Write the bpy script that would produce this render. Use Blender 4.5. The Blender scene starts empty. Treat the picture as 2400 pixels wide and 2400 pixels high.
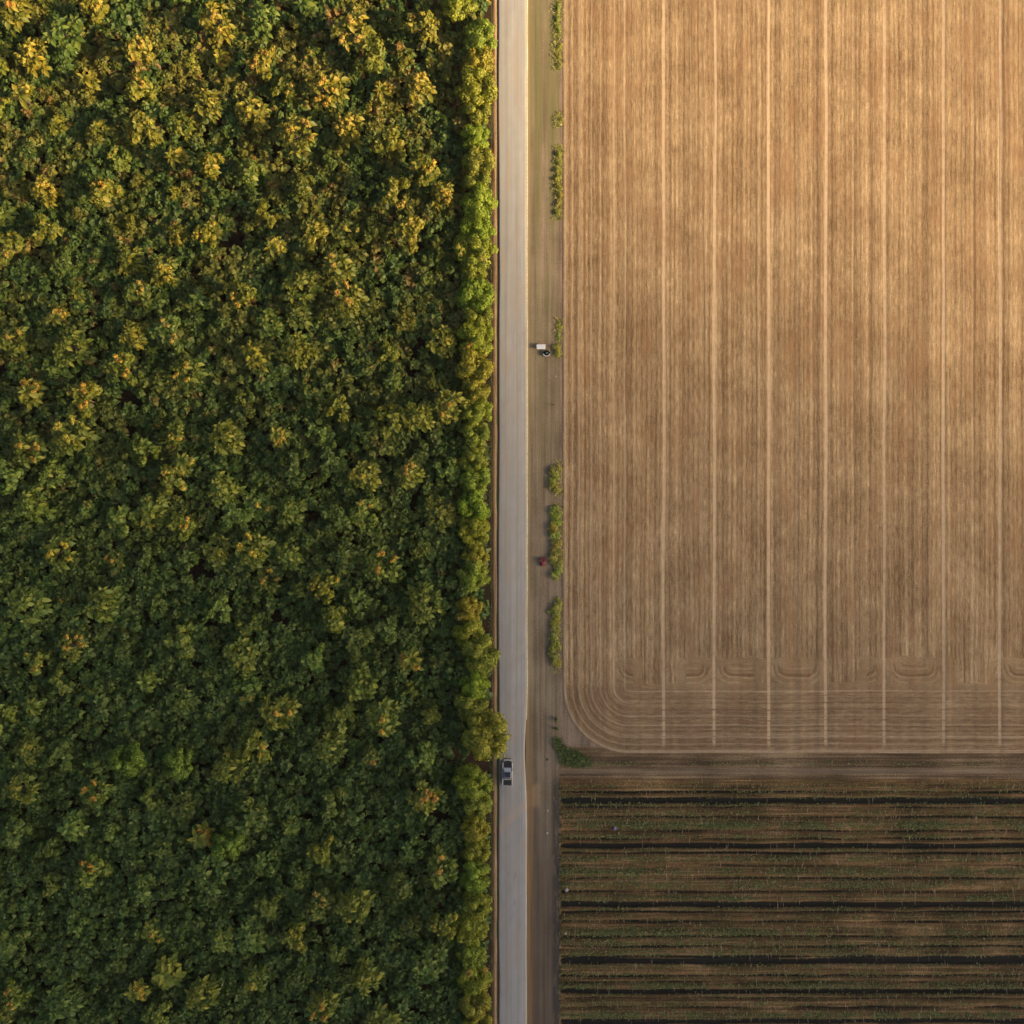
import bpy, math, random
import numpy as np
from mathutils import Vector, Matrix
R = math.radians
rng = np.random.default_rng(11)
random.seed(5)
C = bpy.context.scene.collection
S = bpy.context.scene

# ------------------------------------------------------------------ camera
H = 230.0                                   # drone height in metres
PXM = 12.0                                  # photo pixels per metre on the ground
def P(px, py, h=0.0):                       # photo pixel -> metres east / north for a top at height h
    k = 1 - h / H
    return ((px - 1200) / PXM * k, (1200 - py) / PXM * k)
cam_d = bpy.data.cameras.new("camera")
cam = bpy.data.objects.new("camera", cam_d); C.objects.link(cam)
cam.location = (0, 0, H)
cam_d.sensor_width = 36
cam_d.lens = 36 * H / 200.0
cam_d.clip_start = 1; cam_d.clip_end = 20000
S.camera = cam

# ------------------------------------------------------------------ light
SUN_EL, SUN_AZ = R(27), R(-14)              # azimuth counted from east, negative = towards the south
sunv = Vector((math.cos(SUN_EL) * math.cos(SUN_AZ), math.cos(SUN_EL) * math.sin(SUN_AZ), math.sin(SUN_EL)))
ld = bpy.data.lights.new("sun", 'SUN'); ld.energy = 5.0; ld.angle = R(2.5); ld.color = (1.0, 0.72, 0.40)
sun = bpy.data.objects.new("sun", ld); C.objects.link(sun)
sun.rotation_euler = sunv.to_track_quat('Z', 'Y').to_euler(); sun.location = (60, -20, 80)
W = bpy.data.worlds.new("World"); S.world = W; W.use_nodes = True
wn = W.node_tree.nodes; bg = wn["Background"]
sky = wn.new('ShaderNodeTexSky'); sky.sky_type = 'NISHITA'; sky.sun_disc = False
sky.sun_elevation = SUN_EL; sky.sun_rotation = math.pi / 2 - SUN_AZ
sky.dust_density = 4.0; sky.air_density = 0.75; sky.ozone_density = 0.3
W.node_tree.links.new(sky.outputs[0], bg.inputs[0]); bg.inputs[1].default_value = 0.08
S.view_settings.view_transform = 'Standard'; S.view_settings.look = 'None'
S.view_settings.gamma = 1; S.view_settings.use_curve_mapping = False
S.view_settings.exposure = 1.42
S.cycles.transparent_max_bounces = 24; S.cycles.max_bounces = 5; S.cycles.diffuse_bounces = 3
S.cycles.volume_bounces = 0

# ------------------------------------------------------------------ node helper
class NT:
    def __init__(s, name, rough=0.9, spec=0.2):
        s.m = bpy.data.materials.new(name); s.m.use_nodes = True
        s.t = s.m.node_tree; s.n = s.t.nodes; s.b = s.n["Principled BSDF"]
        s.b.inputs["Roughness"].default_value = rough
        s.b.inputs["Specular IOR Level"].default_value = spec
        s._g = s._x = None
    def link(s, a, b): s.t.links.new(a, b)
    def put(s, sock, v):
        if isinstance(v, bpy.types.NodeSocket): s.link(v, sock)
        elif v is not None:
            if isinstance(v, (tuple, list)) and len(v) == 3 and sock.type == 'RGBA': v = (*v, 1)
            sock.default_value = v
    def math(s, op, a, b=None, c=None, clamp=False):
        n = s.n.new('ShaderNodeMath'); n.operation = op; n.use_clamp = clamp
        s.put(n.inputs[0], a); s.put(n.inputs[1], b)
        if c is not None: s.put(n.inputs[2], c)
        return n.outputs[0]
    def xyz(s):
        if s._g is None:
            s._g = s.n.new('ShaderNodeNewGeometry')
            x = s.n.new('ShaderNodeSeparateXYZ'); s.link(s._g.outputs['Position'], x.inputs[0]); s._x = x
        return s._x.outputs[0], s._x.outputs[1], s._x.outputs[2]
    def pos(s): s.xyz(); return s._g.outputs['Position']
    def island(s): s.xyz(); return s._g.outputs['Random Per Island']
    def vec(s, x, y, z=0.0):
        n = s.n.new('ShaderNodeCombineXYZ'); s.put(n.inputs[0], x); s.put(n.inputs[1], y); s.put(n.inputs[2], z); return n.outputs[0]
    def noise(s, v, scale, detail=3, rough=0.55, dist=0.0):
        n = s.n.new('ShaderNodeTexNoise'); s.put(n.inputs['Vector'], v); s.put(n.inputs['Scale'], scale)
        n.inputs['Detail'].default_value = detail; n.inputs['Roughness'].default_value = rough; n.inputs['Distortion'].default_value = dist
        return n.outputs[0]
    def ramp(s, f, stops, interp='LINEAR'):
        n = s.n.new('ShaderNodeValToRGB'); s.put(n.inputs[0], f); n.color_ramp.interpolation = interp
        e = n.color_ramp.elements
        while len(e) < len(stops): e.new(0.5)
        for k, (p, c) in enumerate(stops):
            e[k].position = p
            if not isinstance(c, (tuple, list)): c = (c, c, c)
            e[k].color = (*c, 1)
        return n.outputs[0]
    def mix(s, f, a, b, mode='MIX'):
        n = s.n.new('ShaderNodeMix'); n.data_type = 'RGBA'; n.blend_type = mode
        s.put(n.inputs[0], f); s.put(n.inputs[6], a); s.put(n.inputs[7], b); return n.outputs[2]
    def step(s, v, a, b):                    # 0 below a, 1 above b
        n = s.n.new('ShaderNodeMapRange'); n.interpolation_type = 'SMOOTHSTEP'
        s.put(n.inputs[0], v); n.inputs[1].default_value = a; n.inputs[2].default_value = b; return n.outputs[0]
    def rng(s, v, a, b, c, d):
        n = s.n.new('ShaderNodeMapRange'); s.put(n.inputs[0], v)
        for k, q in zip((1, 2, 3, 4), (a, b, c, d)): n.inputs[k].default_value = q
        return n.outputs[0]
    def bump(s, h, strength=0.5, dist=0.05):
        n = s.n.new('ShaderNodeBump'); s.put(n.inputs['Height'], h)
        n.inputs['Strength'].default_value = strength; n.inputs['Distance'].default_value = dist
        s.link(n.outputs[0], s.b.inputs['Normal'])
    def color(s, c): s.put(s.b.inputs['Base Color'], c); return s.m

def flat(name, col, rough=0.6, metal=0.0, spec=0.4, var=0.12, scale=6.0):
    g = NT(name, rough, spec); g.b.inputs['Metallic'].default_value = metal
    n = g.noise(g.pos(), scale, 4)
    return g.color(g.mix(g.rng(n, 0.3, 0.7, 0, 1), tuple(c * (1 - var) for c in col), tuple(min(1, c * (1 + var)) for c in col)))

# ------------------------------------------------------------------ object helpers
def tag(o, label=None, cat=None, group=None, kind=None):
    if label: o['label'] = label
    if cat: o['category'] = cat
    if group: o['group'] = group
    if kind: o['kind'] = kind
    return o
def np_mesh(name, V, F, mats, smooth=False):
    """V (n,3), F list of arrays (m,k)"""
    me = bpy.data.meshes.new(name)
    V = np.asarray(V, dtype=np.float32)
    if not isinstance(F, list): F = [F]
    loops = np.concatenate([f.ravel() for f in F]).astype(np.int32)
    tot = np.concatenate([np.full(len(f), f.shape[1]) for f in F]).astype(np.int32)
    start = np.concatenate([[0], np.cumsum(tot)[:-1]]).astype(np.int32)
    me.vertices.add(len(V)); me.vertices.foreach_set('co', V.ravel())
    me.loops.add(len(loops)); me.loops.foreach_set('vertex_index', loops)
    me.polygons.add(len(tot)); me.polygons.foreach_set('loop_start', start)
    try: me.polygons.foreach_set('loop_total', tot)
    except Exception: pass
    me.update(calc_edges=True)
    if smooth: me.polygons.foreach_set('use_smooth', np.ones(len(tot), dtype=bool))
    for m in (mats if isinstance(mats, (list, tuple)) else [mats]): me.materials.append(m)
    me.validate()
    return me
def link(name, me, parent=None, loc=(0, 0, 0)):
    o = bpy.data.objects.new(name, me); C.objects.link(o); o.location = loc
    if parent: o.parent = parent
    return o
def empty(name, loc, rz=0):
    o = bpy.data.objects.new(name, None); C.objects.link(o); o.location = loc; o.rotation_euler.z = rz; o.empty_display_size = 0.3
    return o
class MB:
    def __init__(s): s.v = []; s.f = []
    def add(s, v, f):
        b = len(s.v); s.v += [tuple(p) for p in v]; s.f += [tuple(b + i for i in q) for q in f]
    def box(s, c, d, bev=0.0):
        x, y, z = c; a, b, h = d[0] / 2, d[1] / 2, d[2] / 2
        e = min(bev, a * .9, b * .9, h * .9)
        if e <= 0:
            v = [(x + i * a, y + j * b, z + k * h) for k in (-1, 1) for j in (-1, 1) for i in (-1, 1)]
            s.add(v, [(0, 2, 3, 1), (4, 5, 7, 6), (0, 1, 5, 4), (2, 6, 7, 3), (0, 4, 6, 2), (1, 3, 7, 5)]); return
        rings = []
        for zz, inn in ((-h, e), (-h + e, 0), (h - e, 0), (h, e)):
            A, B = a - inn, b - inn
            rings.append([(x + p, y + q, z + zz) for p, q in ((-A + e, -B), (A - e, -B), (A, -B + e), (A, B - e), (A - e, B), (-A + e, B), (-A, B - e), (-A, -B + e))])
        s.loft(rings)
    def loft(s, rings, cap=True, closed=True):
        n = len(rings[0]); b = len(s.v)
        for r in rings: s.v += [tuple(p) for p in r]
        for k in range(len(rings) - 1):
            for i in range(n if closed else n - 1):
                j = (i + 1) % n
                s.f.append((b + k * n + i, b + k * n + j, b + (k + 1) * n + j, b + (k + 1) * n + i))
        if cap and closed:
            s.f.append(tuple(b + i for i in reversed(range(n)))); e = b + (len(rings) - 1) * n
            s.f.append(tuple(e + i for i in range(n)))
    def tube(s, pts, rad, n=8, cap=True):
        rings = []
        for k, p in enumerate(pts):
            p = Vector(p); d = (Vector(pts[min(k + 1, len(pts) - 1)]) - Vector(pts[max(k - 1, 0)])).normalized()
            u = d.orthogonal().normalized(); w = d.cross(u); r = rad[k] if isinstance(rad, (list, tuple)) else rad
            rings.append([tuple(p + u * math.cos(t) * r + w * math.sin(t) * r) for t in [2 * math.pi * i / n for i in range(n)]])
        s.loft(rings, cap)
    def torus(s, c, Rr, r, axis='Z', n=24, m=8, a0=0, a1=2 * math.pi):
        full = abs(a1 - a0 - 2 * math.pi) < 1e-6; pts = []
        for i in range(n if full else n + 1):
            a = a0 + (a1 - a0) * i / n; ring = []
            for j in range(m):
                t = 2 * math.pi * j / m; q = Rr + r * math.cos(t); w = r * math.sin(t)
                p = (q * math.cos(a), q * math.sin(a), w)
                if axis == 'X': p = (w, q * math.cos(a), q * math.sin(a))
                ring.append((c[0] + p[0], c[1] + p[1], c[2] + p[2]))
            pts.append(ring)
        if full: pts.append(pts[0])
        s.loft(pts, cap=not full)
    def build(s, name, mat, parent=None, loc=(0, 0, 0), smooth=False):
        me = bpy.data.meshes.new(name); me.from_pydata(s.v, [], s.f); me.update(); me.materials.append(mat)
        if smooth: me.polygons.foreach_set('use_smooth', [True] * len(me.polygons))
        return link(name, me, parent, loc)
def sheet(name, x0, x1, y0, y1, z, mat, nx=1, ny=1, zf=None, edge=None, kind='structure', label=None):
    """grid sheet; zf(x,y) relief; edge(y)->(dx0,dx1) wobble of the two long sides"""
    xs = np.linspace(0, 1, nx + 1); ys = np.linspace(y0, y1, ny + 1)
    U, Y = np.meshgrid(xs, ys)
    a = np.full_like(Y, x0); b = np.full_like(Y, x1)
    if edge is not None: da, db = edge(Y); a = a + da; b = b + db
    X = a + (b - a) * U
    Z = np.full_like(X, z) + (zf(X, Y) if zf is not None else 0)
    V = np.stack([X, Y, Z], -1).reshape(-1, 3)
    i = np.arange(nx * ny); r, c = i // nx, i % nx; k = r * (nx + 1) + c
    F = np.stack([k, k + 1, k + nx + 2, k + nx + 1], 1)
    o = link(name, np_mesh(name, V, F, mat, smooth=nx > 1))
    o['kind'] = kind
    if label: o['label'] = label
    return o
def n1(y, seed, period):                    # smooth 1D noise, vectorised
    r = np.random.default_rng(seed); t = np.asarray(y) / period + 1000.3
    tab = r.uniform(-1, 1, 4096); i = np.floor(t).astype(int); f = t - i; f = f * f * (3 - 2 * f)
    return tab[i % 4096] * (1 - f) + tab[(i + 1) % 4096] * f

# ------------------------------------------------------------------ unseen volumes added for shade (behind and beside the drone, between the low sun and the south of the scene)
gcl = bpy.data.materials.new("shade_vapour"); gcl.use_nodes = True
t = gcl.node_tree; t.nodes.remove(t.nodes["Principled BSDF"])
pv = t.nodes.new('ShaderNodeVolumePrincipled'); pv.inputs['Density'].default_value = 0.0046
pv.inputs['Color'].default_value = (0.9, 0.9, 0.92, 1); pv.inputs['Anisotropy'].default_value = 0.5
t.links.new(pv.outputs[0], t.nodes["Material Output"].inputs['Volume'])
def shade_volume(gx, gy, rx, ry, rz, dist, label):
    """added ellipsoid volume whose shadow falls round the ground point (gx, gy)"""
    n, m = 48, 24; v = [(0, 0, 1)]; f = []
    for j in range(1, m):
        th = math.pi * j / m
        for i in range(n):
            a = 2 * math.pi * i / n; v.append((math.sin(th) * math.cos(a), math.sin(th) * math.sin(a), math.cos(th)))
    v.append((0, 0, -1))
    for i in range(n):
        f.append((0, 1 + i, 1 + (i + 1) % n)); e = 1 + (m - 2) * n; f.append((len(v) - 1, e + (i + 1) % n, e + i))
        for j in range(m - 2):
            a = 1 + j * n; f.append((a + i, a + n + i, a + n + (i + 1) % n, a + (i + 1) % n))
    me = bpy.data.meshes.new('shade_volume'); me.from_pydata([(x * rx, y * ry, z * rz) for x, y, z in v], [], f); me.update(); me.materials.append(gcl)
    o = link('shade_volume', me, None, Vector((gx, gy, 0)) + sunv * dist)
    tag(o, label, None, 'added volumes shading the south of the scene', 'structure'); return o
CL = [(-90, -342, 430, 425, 130, 1500), (-60, -342, 430, 365, 130, 1800), (-50, -342, 420, 325, 130, 2100), (-40, -342, 420, 290, 130, 2400), (-40, -342, 420, 262, 130, 2700)]
for k, (gx, gy, rx, ry, rz, d) in enumerate(CL):
    shade_volume(gx, gy, rx, ry, rz, d, 'unseen volume added for shade, number %d out towards the low sun' % (k + 1))

# ------------------------------------------------------------------ thin warm evening haze round camera and ground
gh = bpy.data.materials.new("haze_air"); gh.use_nodes = True
t = gh.node_tree; t.nodes.remove(t.nodes["Principled BSDF"])
pv = t.nodes.new('ShaderNodeVolumePrincipled'); pv.inputs['Density'].default_value = 0.000025
pv.inputs['Color'].default_value = (0.96, 0.93, 0.86, 1); pv.inputs['Anisotropy'].default_value = 0.3
t.links.new(pv.outputs[0], t.nodes["Material Output"].inputs['Volume'])
hz0, hz1, hw = -2.0, 234.0, 6500.0
me = bpy.data.meshes.new('haze'); me.from_pydata([(i * hw, j * hw, k) for k in (hz0, hz1) for j in (-1, 1) for i in (-1, 1)], [], [(0, 2, 3, 1), (4, 5, 7, 6), (0, 1, 5, 4), (2, 6, 7, 3), (0, 4, 6, 2), (1, 3, 7, 5)])
me.update(); me.materials.append(gh); o = link('haze', me); o['kind'] = 'stuff'; o['label'] = 'thin warm haze in the evening air'

# ------------------------------------------------------------------ ground materials
def soil(name, ramp, along='y', fine=3.0, sl=0.03, bump=0.3, speck=0.35, rough=0.95):
    g = NT(name, rough, 0.1); x, y, z = g.xyz()
    s_, t_ = (x, y) if along == 'y' else (y, x)
    a = g.noise(g.vec(g.math('MULTIPLY', s_, fine), g.math('MULTIPLY', t_, sl)), 1.0, 4, 0.65)
    b = g.noise(g.vec(g.math('MULTIPLY', s_, fine * .2), g.math('MULTIPLY', t_, sl * 1.6), 7.0), 1.0, 3)
    c = g.noise(g.pos(), 3.2, 5, 0.7)
    d = g.noise(g.pos(), 0.12, 3)
    f = g.math('ADD', g.math('MULTIPLY', a, 0.42), g.math('MULTIPLY', b, 0.25))
    f = g.math('ADD', f, g.math('MULTIPLY', c, speck)); f = g.math('ADD', f, g.math('MULTIPLY', d, 0.25))
    f = g.rng(f, 0.40 + speck * .38, 0.52 + speck * .62, 0, 1)
    g.f = f; col = g.ramp(f, ramp); g.bump(f, bump, 0.08)
    return g, col

# far land (below everything, reaches the horizon)
g, c = soil('far_soil', [(0, (.09, .06, .03)), (1, (.22, .15, .08))]); M_far = g.color(c)
# sheet with a hole where the ditched crop plot lies (it has real depth)
CX0, CY1 = P(1311, 1826); CX1, CY0 = 125.0, -125.0
xs = [-6000, CX0, CX1, 6000]; ys = [-6000, CY0, CY1, 6000]
V = [(x, y, 0) for y in ys for x in xs]; F = []
for j in range(3):
    for i in range(3):
        if (i, j) != (1, 1): k = j * 4 + i; F.append((k, k + 1, k + 5, k + 4))
o = link('ground', np_mesh('ground', V, np.array(F), M_far)); o['kind'] = 'structure'; o['label'] = 'bare brown land reaching to the horizon'

# forest floor: reddish leaf litter
g, c = soil('litter', [(0, (.016, .011, .007)), (.5, (.032, .020, .012)), (1, (.062, .040, .024))], fine=1.2, sl=1.2, speck=.5); M_litter = g.color(c)
sheet('forest_floor', -112, P(1152, 0)[0], -112, 112, .004, M_litter, 60, 110, zf=lambda X, Y: .10 * np.clip(n1(X, 1, 3) * n1(Y, 2, 3), 0, 1), label='reddish brown leaf litter under the forest')

# grassy verge + worn earth bank left of the road
g, c = soil('verge_soil', [(0, (.05, .035, .018)), (1, (.14, .09, .045))], speck=.4)
x, y, z = g.xyz()
gr = g.step(g.noise(g.pos(), .22, 3), .46, .6)
M_verge = g.color(g.mix(g.math('MULTIPLY', gr, .8), c, g.mix(g.noise(g.pos(), 5, 3), (.03, .05, .012), (.09, .12, .03))))
sheet('verge', P(1152, 0)[0], P(1168.5, 0)[0], -112, 112, .008, M_verge, 4, 200, label='narrow dark grass verge between trees and road')
g, c = soil('bank_earth', [(0, (.12, .076, .042)), (1, (.30, .20, .11))], fine=5, sl=.05); M_bank = g.color(c)
def bank_z(X, Y):
    u = (X - P(1159.5, 0)[0]) / .42; return .16 * np.exp(-u * u * 1.2) * (1 + .3 * n1(Y, 4, 2.0))
sheet('earth_bank', P(1155, 0)[0], P(1164.5, 0)[0], -112, 112, .012, M_bank, 8, 300, zf=bank_z,
      edge=lambda Y: (.10 * n1(Y, 8, 5), .09 * n1(Y, 9, 4)), label='low worn ridge of bare earth beside the road')

# dirt track right of the road
g, c = soil('track_dirt', [(0, (.115, .086, .056)), (.5, (.172, .132, .088)), (1, (.24, .185, .125))], fine=1.7, sl=.03, speck=.22, bump=.15)
x, y, z = g.xyz()
# olive grass film, thicker to the north and in streaks
gr = g.math('MULTIPLY', g.rng(y, 0, 75, .12, 1), g.step(g.noise(g.vec(g.math('MULTIPLY', x, .7), g.math('MULTIPLY', y, .03), 3), 1, 3), .3, .6))
c = g.mix(g.math('MULTIPLY', gr, .75), c, g.mix(g.noise(g.vec(g.math('MULTIPLY', x, 3), g.math('MULTIPLY', y, .1)), 1, 4), (.07, .068, .026), (.165, .150, .064)))
# yellowish sandy shoulder against the road
sh = g.step(g.math('ADD', x, g.math('MULTIPLY', g.noise(g.vec(0, g.math('MULTIPLY', y, .12)), 1, 2), .9)), P(1244, 0)[0] + .9, P(1239, 0)[0] + .3)
c = g.mix(g.math('MULTIPLY', sh, .5), c, (.24, .18, .085))
# sunlit wedge south of the car, painted as paler soil colour
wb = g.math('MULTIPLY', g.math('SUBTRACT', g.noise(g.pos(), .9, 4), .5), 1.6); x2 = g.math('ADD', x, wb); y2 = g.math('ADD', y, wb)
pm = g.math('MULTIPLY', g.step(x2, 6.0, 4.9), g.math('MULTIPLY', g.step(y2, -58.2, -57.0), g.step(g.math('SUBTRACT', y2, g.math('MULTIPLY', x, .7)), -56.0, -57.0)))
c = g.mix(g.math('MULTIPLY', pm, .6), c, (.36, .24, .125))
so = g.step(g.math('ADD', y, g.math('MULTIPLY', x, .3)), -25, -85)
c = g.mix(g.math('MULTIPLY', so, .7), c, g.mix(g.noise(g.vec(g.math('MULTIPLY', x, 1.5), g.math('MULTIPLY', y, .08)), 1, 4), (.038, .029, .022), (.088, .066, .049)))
sh2 = g.math('MULTIPLY', g.step(x, P(1252, 0)[0], P(1243, 0)[0]), g.step(g.noise(g.vec(g.math('MULTIPLY', x, 2), g.math('MULTIPLY', y, .05)), 1, 3), .3, .55))
c = g.mix(g.math('MULTIPLY', g.math('MULTIPLY', sh2, g.step(y, -25, -60)), .75), c, (.21, .12, .05))
# damp dark blotches along the east side in the south
dm = g.math('MULTIPLY', g.step(x, P(1288, 0)[0], P(1300, 0)[0]), g.math('MULTIPLY', g.step(y, -50, -54), g.step(g.noise(g.vec(g.math('MULTIPLY', x, 1.2), g.math('MULTIPLY', y, .28)), 1, 4), .34, .52)))
c = g.mix(g.math('MULTIPLY', dm, .75), c, (.035, .033, .03))
M_track = g.color(c)
def rut(X, Y):
    z = 0 * X
    for px, w, d in ((1252, .6, .025), (1273, .6, .03), (1291, .6, .02), (1241, .25, .03)):
        z = z - d * np.exp(-((X - P(px, 0)[0] - .12 * n1(Y, px, 14)) / w) ** 2)
    return z + .07
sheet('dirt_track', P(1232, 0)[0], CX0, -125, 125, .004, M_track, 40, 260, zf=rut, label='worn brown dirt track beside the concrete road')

# concrete road slab
g = NT('concrete', .8, .25); x, y, z = g.xyz()
a = g.noise(g.vec(g.math('MULTIPLY', x, 2.6), g.math('MULTIPLY', y, .012)), 1, 4, .6)
b = g.noise(g.vec(g.math('MULTIPLY', x, .7), g.math('MULTIPLY', y, .05), 5), 1, 3)
c_ = g.noise(g.vec(g.math('MULTIPLY', x, .5), g.math('SUBTRACT', g.math('MULTIPLY', y, .35), g.math('MULTIPLY', x, .22)), 9), 1, 3)
f = g.math('ADD', g.math('MULTIPLY', a, .6), g.math('ADD', g.math('MULTIPLY', b, .25), g.math('MULTIPLY', c_, .22)))
sp = g.noise(g.pos(), 9, 4, .7)
f = g.math('ADD', f, g.math('MULTIPLY', sp, .12))
col = g.ramp(g.rng(f, .42, .76, 0, 1), [(0, (.195, .188, .170)), (.5, (.252, .243, .221)), (1, (.315, .303, .274))])
sun_streaks = g.math('MULTIPLY', g.step(g.noise(g.vec(g.math('MULTIPLY', x, .5), g.math('MULTIPLY', g.math('SUBTRACT', y, g.math('MULTIPLY', x, .6)), .11), 2), 1, 2), .46, .66), .55)
col = g.mix(sun_streaks, col, (.275, .235, .19))  # diagonal streaks of sunlight, put into the concrete colour
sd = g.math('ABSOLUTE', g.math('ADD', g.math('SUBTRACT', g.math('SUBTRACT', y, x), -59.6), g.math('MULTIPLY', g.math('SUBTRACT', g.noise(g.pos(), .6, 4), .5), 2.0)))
col = g.mix(g.math('MULTIPLY', g.step(sd, 1.7, .5), .4), col, (.36, .27, .18))  # slanting band of sun across the road, painted as a paler tone
pl = g.step(g.math('ABSOLUTE', g.math('SUBTRACT', x, P(1201, 0)[0])), .22, .02)
col = g.mix(g.math('MULTIPLY', pl, .25), col, (.30, .295, .275))
wt = None
for px_ in (1186, 1213):
    w_ = g.step(g.math('ABSOLUTE', g.math('SUBTRACT', g.math('ADD', x, g.math('MULTIPLY', g.noise(g.vec(0, g.math('MULTIPLY', y, .03)), 1, 2), .3)), P(px_, 0)[0] + .15)), .45, .1); wt = w_ if wt is None else g.math('MAXIMUM', wt, w_)
col = g.mix(g.math('MULTIPLY', wt, .28), col, (.185, .178, .165))
stn = g.step(g.noise(g.vec(g.math('MULTIPLY', x, 1.1), g.math('MULTIPLY', y, .22), 11), 1, 4), .64, .72); col = g.mix(g.math('MULTIPLY', stn, .30), col, (.14, .13, .12))
M_conc = g.color(col)
def redge(Y):
    r_ = .05 * n1(Y, 21, 6) - .42 * np.exp(-((Y - P(0, 1765)[1]) / 6.5) ** 2)
    return .05 * n1(Y, 22, 8) + .12 * n1(Y, 24, 30), r_
ny = 500; Y = np.linspace(-125, 125, ny + 1); a, b = redge(Y)
xa, xb = P(1168, 0)[0] + a, P(1234.6, 0)[0] + b
prof = [(0, 0.0), (0, .13), (.06, .16), (.5, .20), (.94, .16), (1, .13), (1, 0.0)]
V = np.stack([np.stack([xa + (xb - xa) * u, Y, np.full_like(Y, zz)], -1) for u, zz in prof], 1).reshape(-1, 3)
k = np.arange(ny)[:, None] * 7 + np.arange(6)[None, :]; k = k.ravel()
link('road', np_mesh('road', V, np.stack([k, k + 7, k + 8, k + 1], 1)[:, ::-1], M_conc)).update({'kind': 'structure', 'label': 'straight pale concrete road'}) if False else None
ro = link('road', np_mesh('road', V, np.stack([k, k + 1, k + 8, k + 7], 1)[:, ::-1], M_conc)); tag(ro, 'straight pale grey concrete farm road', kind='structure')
# pale edge strip
M_edge = flat('edge_lime', (.46, .40, .26), .9, var=.3, scale=3)
V = np.stack([np.stack([xb + dx_, Y, np.full_like(Y, zz)], -1) for dx_, zz in ((.004, .0), (.004, .155), (.03, .165), (.12, .165), (.16, .12), (.18, .0))], 1).reshape(-1, 3)
keep = (Y[:-1] > P(0, 1690)[1])
k = (np.arange(ny)[keep][:, None] * 6 + np.arange(5)[None, :]).ravel()
tag(link('kerb', np_mesh('kerb', V, np.stack([k, k + 1, k + 7, k + 6], 1)[:, ::-1], M_edge)), 'thin cream kerb along the east road edge', kind='structure')

# ------------------------------------------------------------------ stubble field
FX0, FY0 = P(1318, 1766); RC = 13.0
g = NT('stubble', .95, .1); x, y, z = g.xyz()
wob = g.math('MULTIPLY', g.math('SUBTRACT', g.noise(g.vec(g.math('MULTIPLY', x, .05), g.math('MULTIPLY', y, .03)), 1, 2), .5), .8)
A = g.math('ADD', g.math('SUBTRACT', x, FX0), wob); B = g.math('ADD', g.math('SUBTRACT', y, FY0), wob)
qa = g.math('MAXIMUM', g.math('SUBTRACT', RC, A), 0); qb = g.math('MAXIMUM', g.math('SUBTRACT', RC, B), 0)
ln = g.math('SQRT', g.math('ADD', g.math('MULTIPLY', qa, qa), g.math('MULTIPLY', qb, qb)))
D = g.math('SUBTRACT', RC, ln)                                   # distance in from the rounded field edge
hn = g.math('MULTIPLY', g.math('SUBTRACT', g.noise(g.pos(), .35, 4), .5), 4.0)
hn = g.math('MULTIPLY', hn, .35)
head = g.step(g.math('ADD', B, g.math('MULTIPLY', hn, g.step(A, 18, 30))), 13.8, 12.4)                 # 1 on the southern headland
TR = [1438, 1556, 1674, 1801, 1935, 2072, 2210, 2343, 2480]
dn = None
for px in TR:
    q_ = g.math('ABSOLUTE', g.math('SUBTRACT', x, P(px, 0)[0])); dn = q_ if dn is None else g.math('MINIMUM', dn, q_)
bb = g.math('SUBTRACT', B, 13.4); RU = 3.6
ua = g.math('MAXIMUM', g.math('SUBTRACT', RU, dn), 0); ub = g.math('MAXIMUM', g.math('SUBTRACT', RU, bb), 0)
du = g.math('SUBTRACT', RU, g.math('SQRT', g.math('ADD', g.math('MULTIPLY', ua, ua), g.math('MULTIPLY', ub, ub))))
du = g.math('ADD', g.math('MINIMUM', g.math('MINIMUM', dn, bb), du), g.math('MULTIPLY', g.math('SUBTRACT', g.noise(g.pos(), .25, 3), .5), 1.1))
uz = g.math('MULTIPLY', g.step(g.math('ADD', bb, g.math('MULTIPLY', hn, 1.6)), 5.4, 3.6), g.math('MULTIPLY', g.step(A, 10.2, 10.6), g.step(g.noise(g.vec(g.math('MULTIPLY', x, .085), 3), 1, 1), .44, .50)))
xw = g.math('ADD', x, wob); x_u = g.mix(g.math('MULTIPLY', uz, .999), g.vec(xw, xw, xw), g.vec(du, du, du)); sx = g.n.new('ShaderNodeSeparateXYZ'); g.link(x_u, sx.inputs[0]); x_u = sx.outputs[0]
Ds = g.math('ADD', D, FX0); s_ = g.mix(head, g.vec(x_u, x_u, x_u), g.vec(Ds, Ds, Ds)); sx = g.n.new('ShaderNodeSeparateXYZ'); g.link(s_, sx.inputs[0]); s_ = sx.outputs[0]
t_ = g.mix(head, g.vec(y, y, y), g.vec(g.math('SUBTRACT', x, y),) if False else g.vec(g.math('SUBTRACT', x, y), 0, 0)); sx = g.n.new('ShaderNodeSeparateXYZ'); g.link(t_, sx.inputs[0]); t_ = sx.outputs[0]
def st(fs, ft, off, det=3, r=.6): return g.noise(g.vec(g.math('MULTIPLY', s_, fs), g.math('MULTIPLY', t_, ft), off), 1, det, r)
a1 = st(3.4, .42, 0, 4, .75); a2 = st(1.3, .02, 4, 2); a3 = st(.33, .012, 8, 2); a4 = g.noise(g.pos(), .10, 4, .6); a5 = g.noise(g.pos(), 5.0, 4, .75)
a6 = st(2.2, .35, 12, 4, .7)
ph = g.math('ADD', g.math('MULTIPLY', s_, 1 / .93), g.math('MULTIPLY', st(.25, .01, 30, 1), 1.2))
row1 = g.math('MULTIPLY_ADD', g.math('SINE', g.math('MULTIPLY', ph, 6.2832)), .5, .5)
row2 = g.math('MULTIPLY_ADD', g.math('SINE', g.math('MULTIPLY', s_, 6.2832 / 2.63)), .5, .5)
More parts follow.
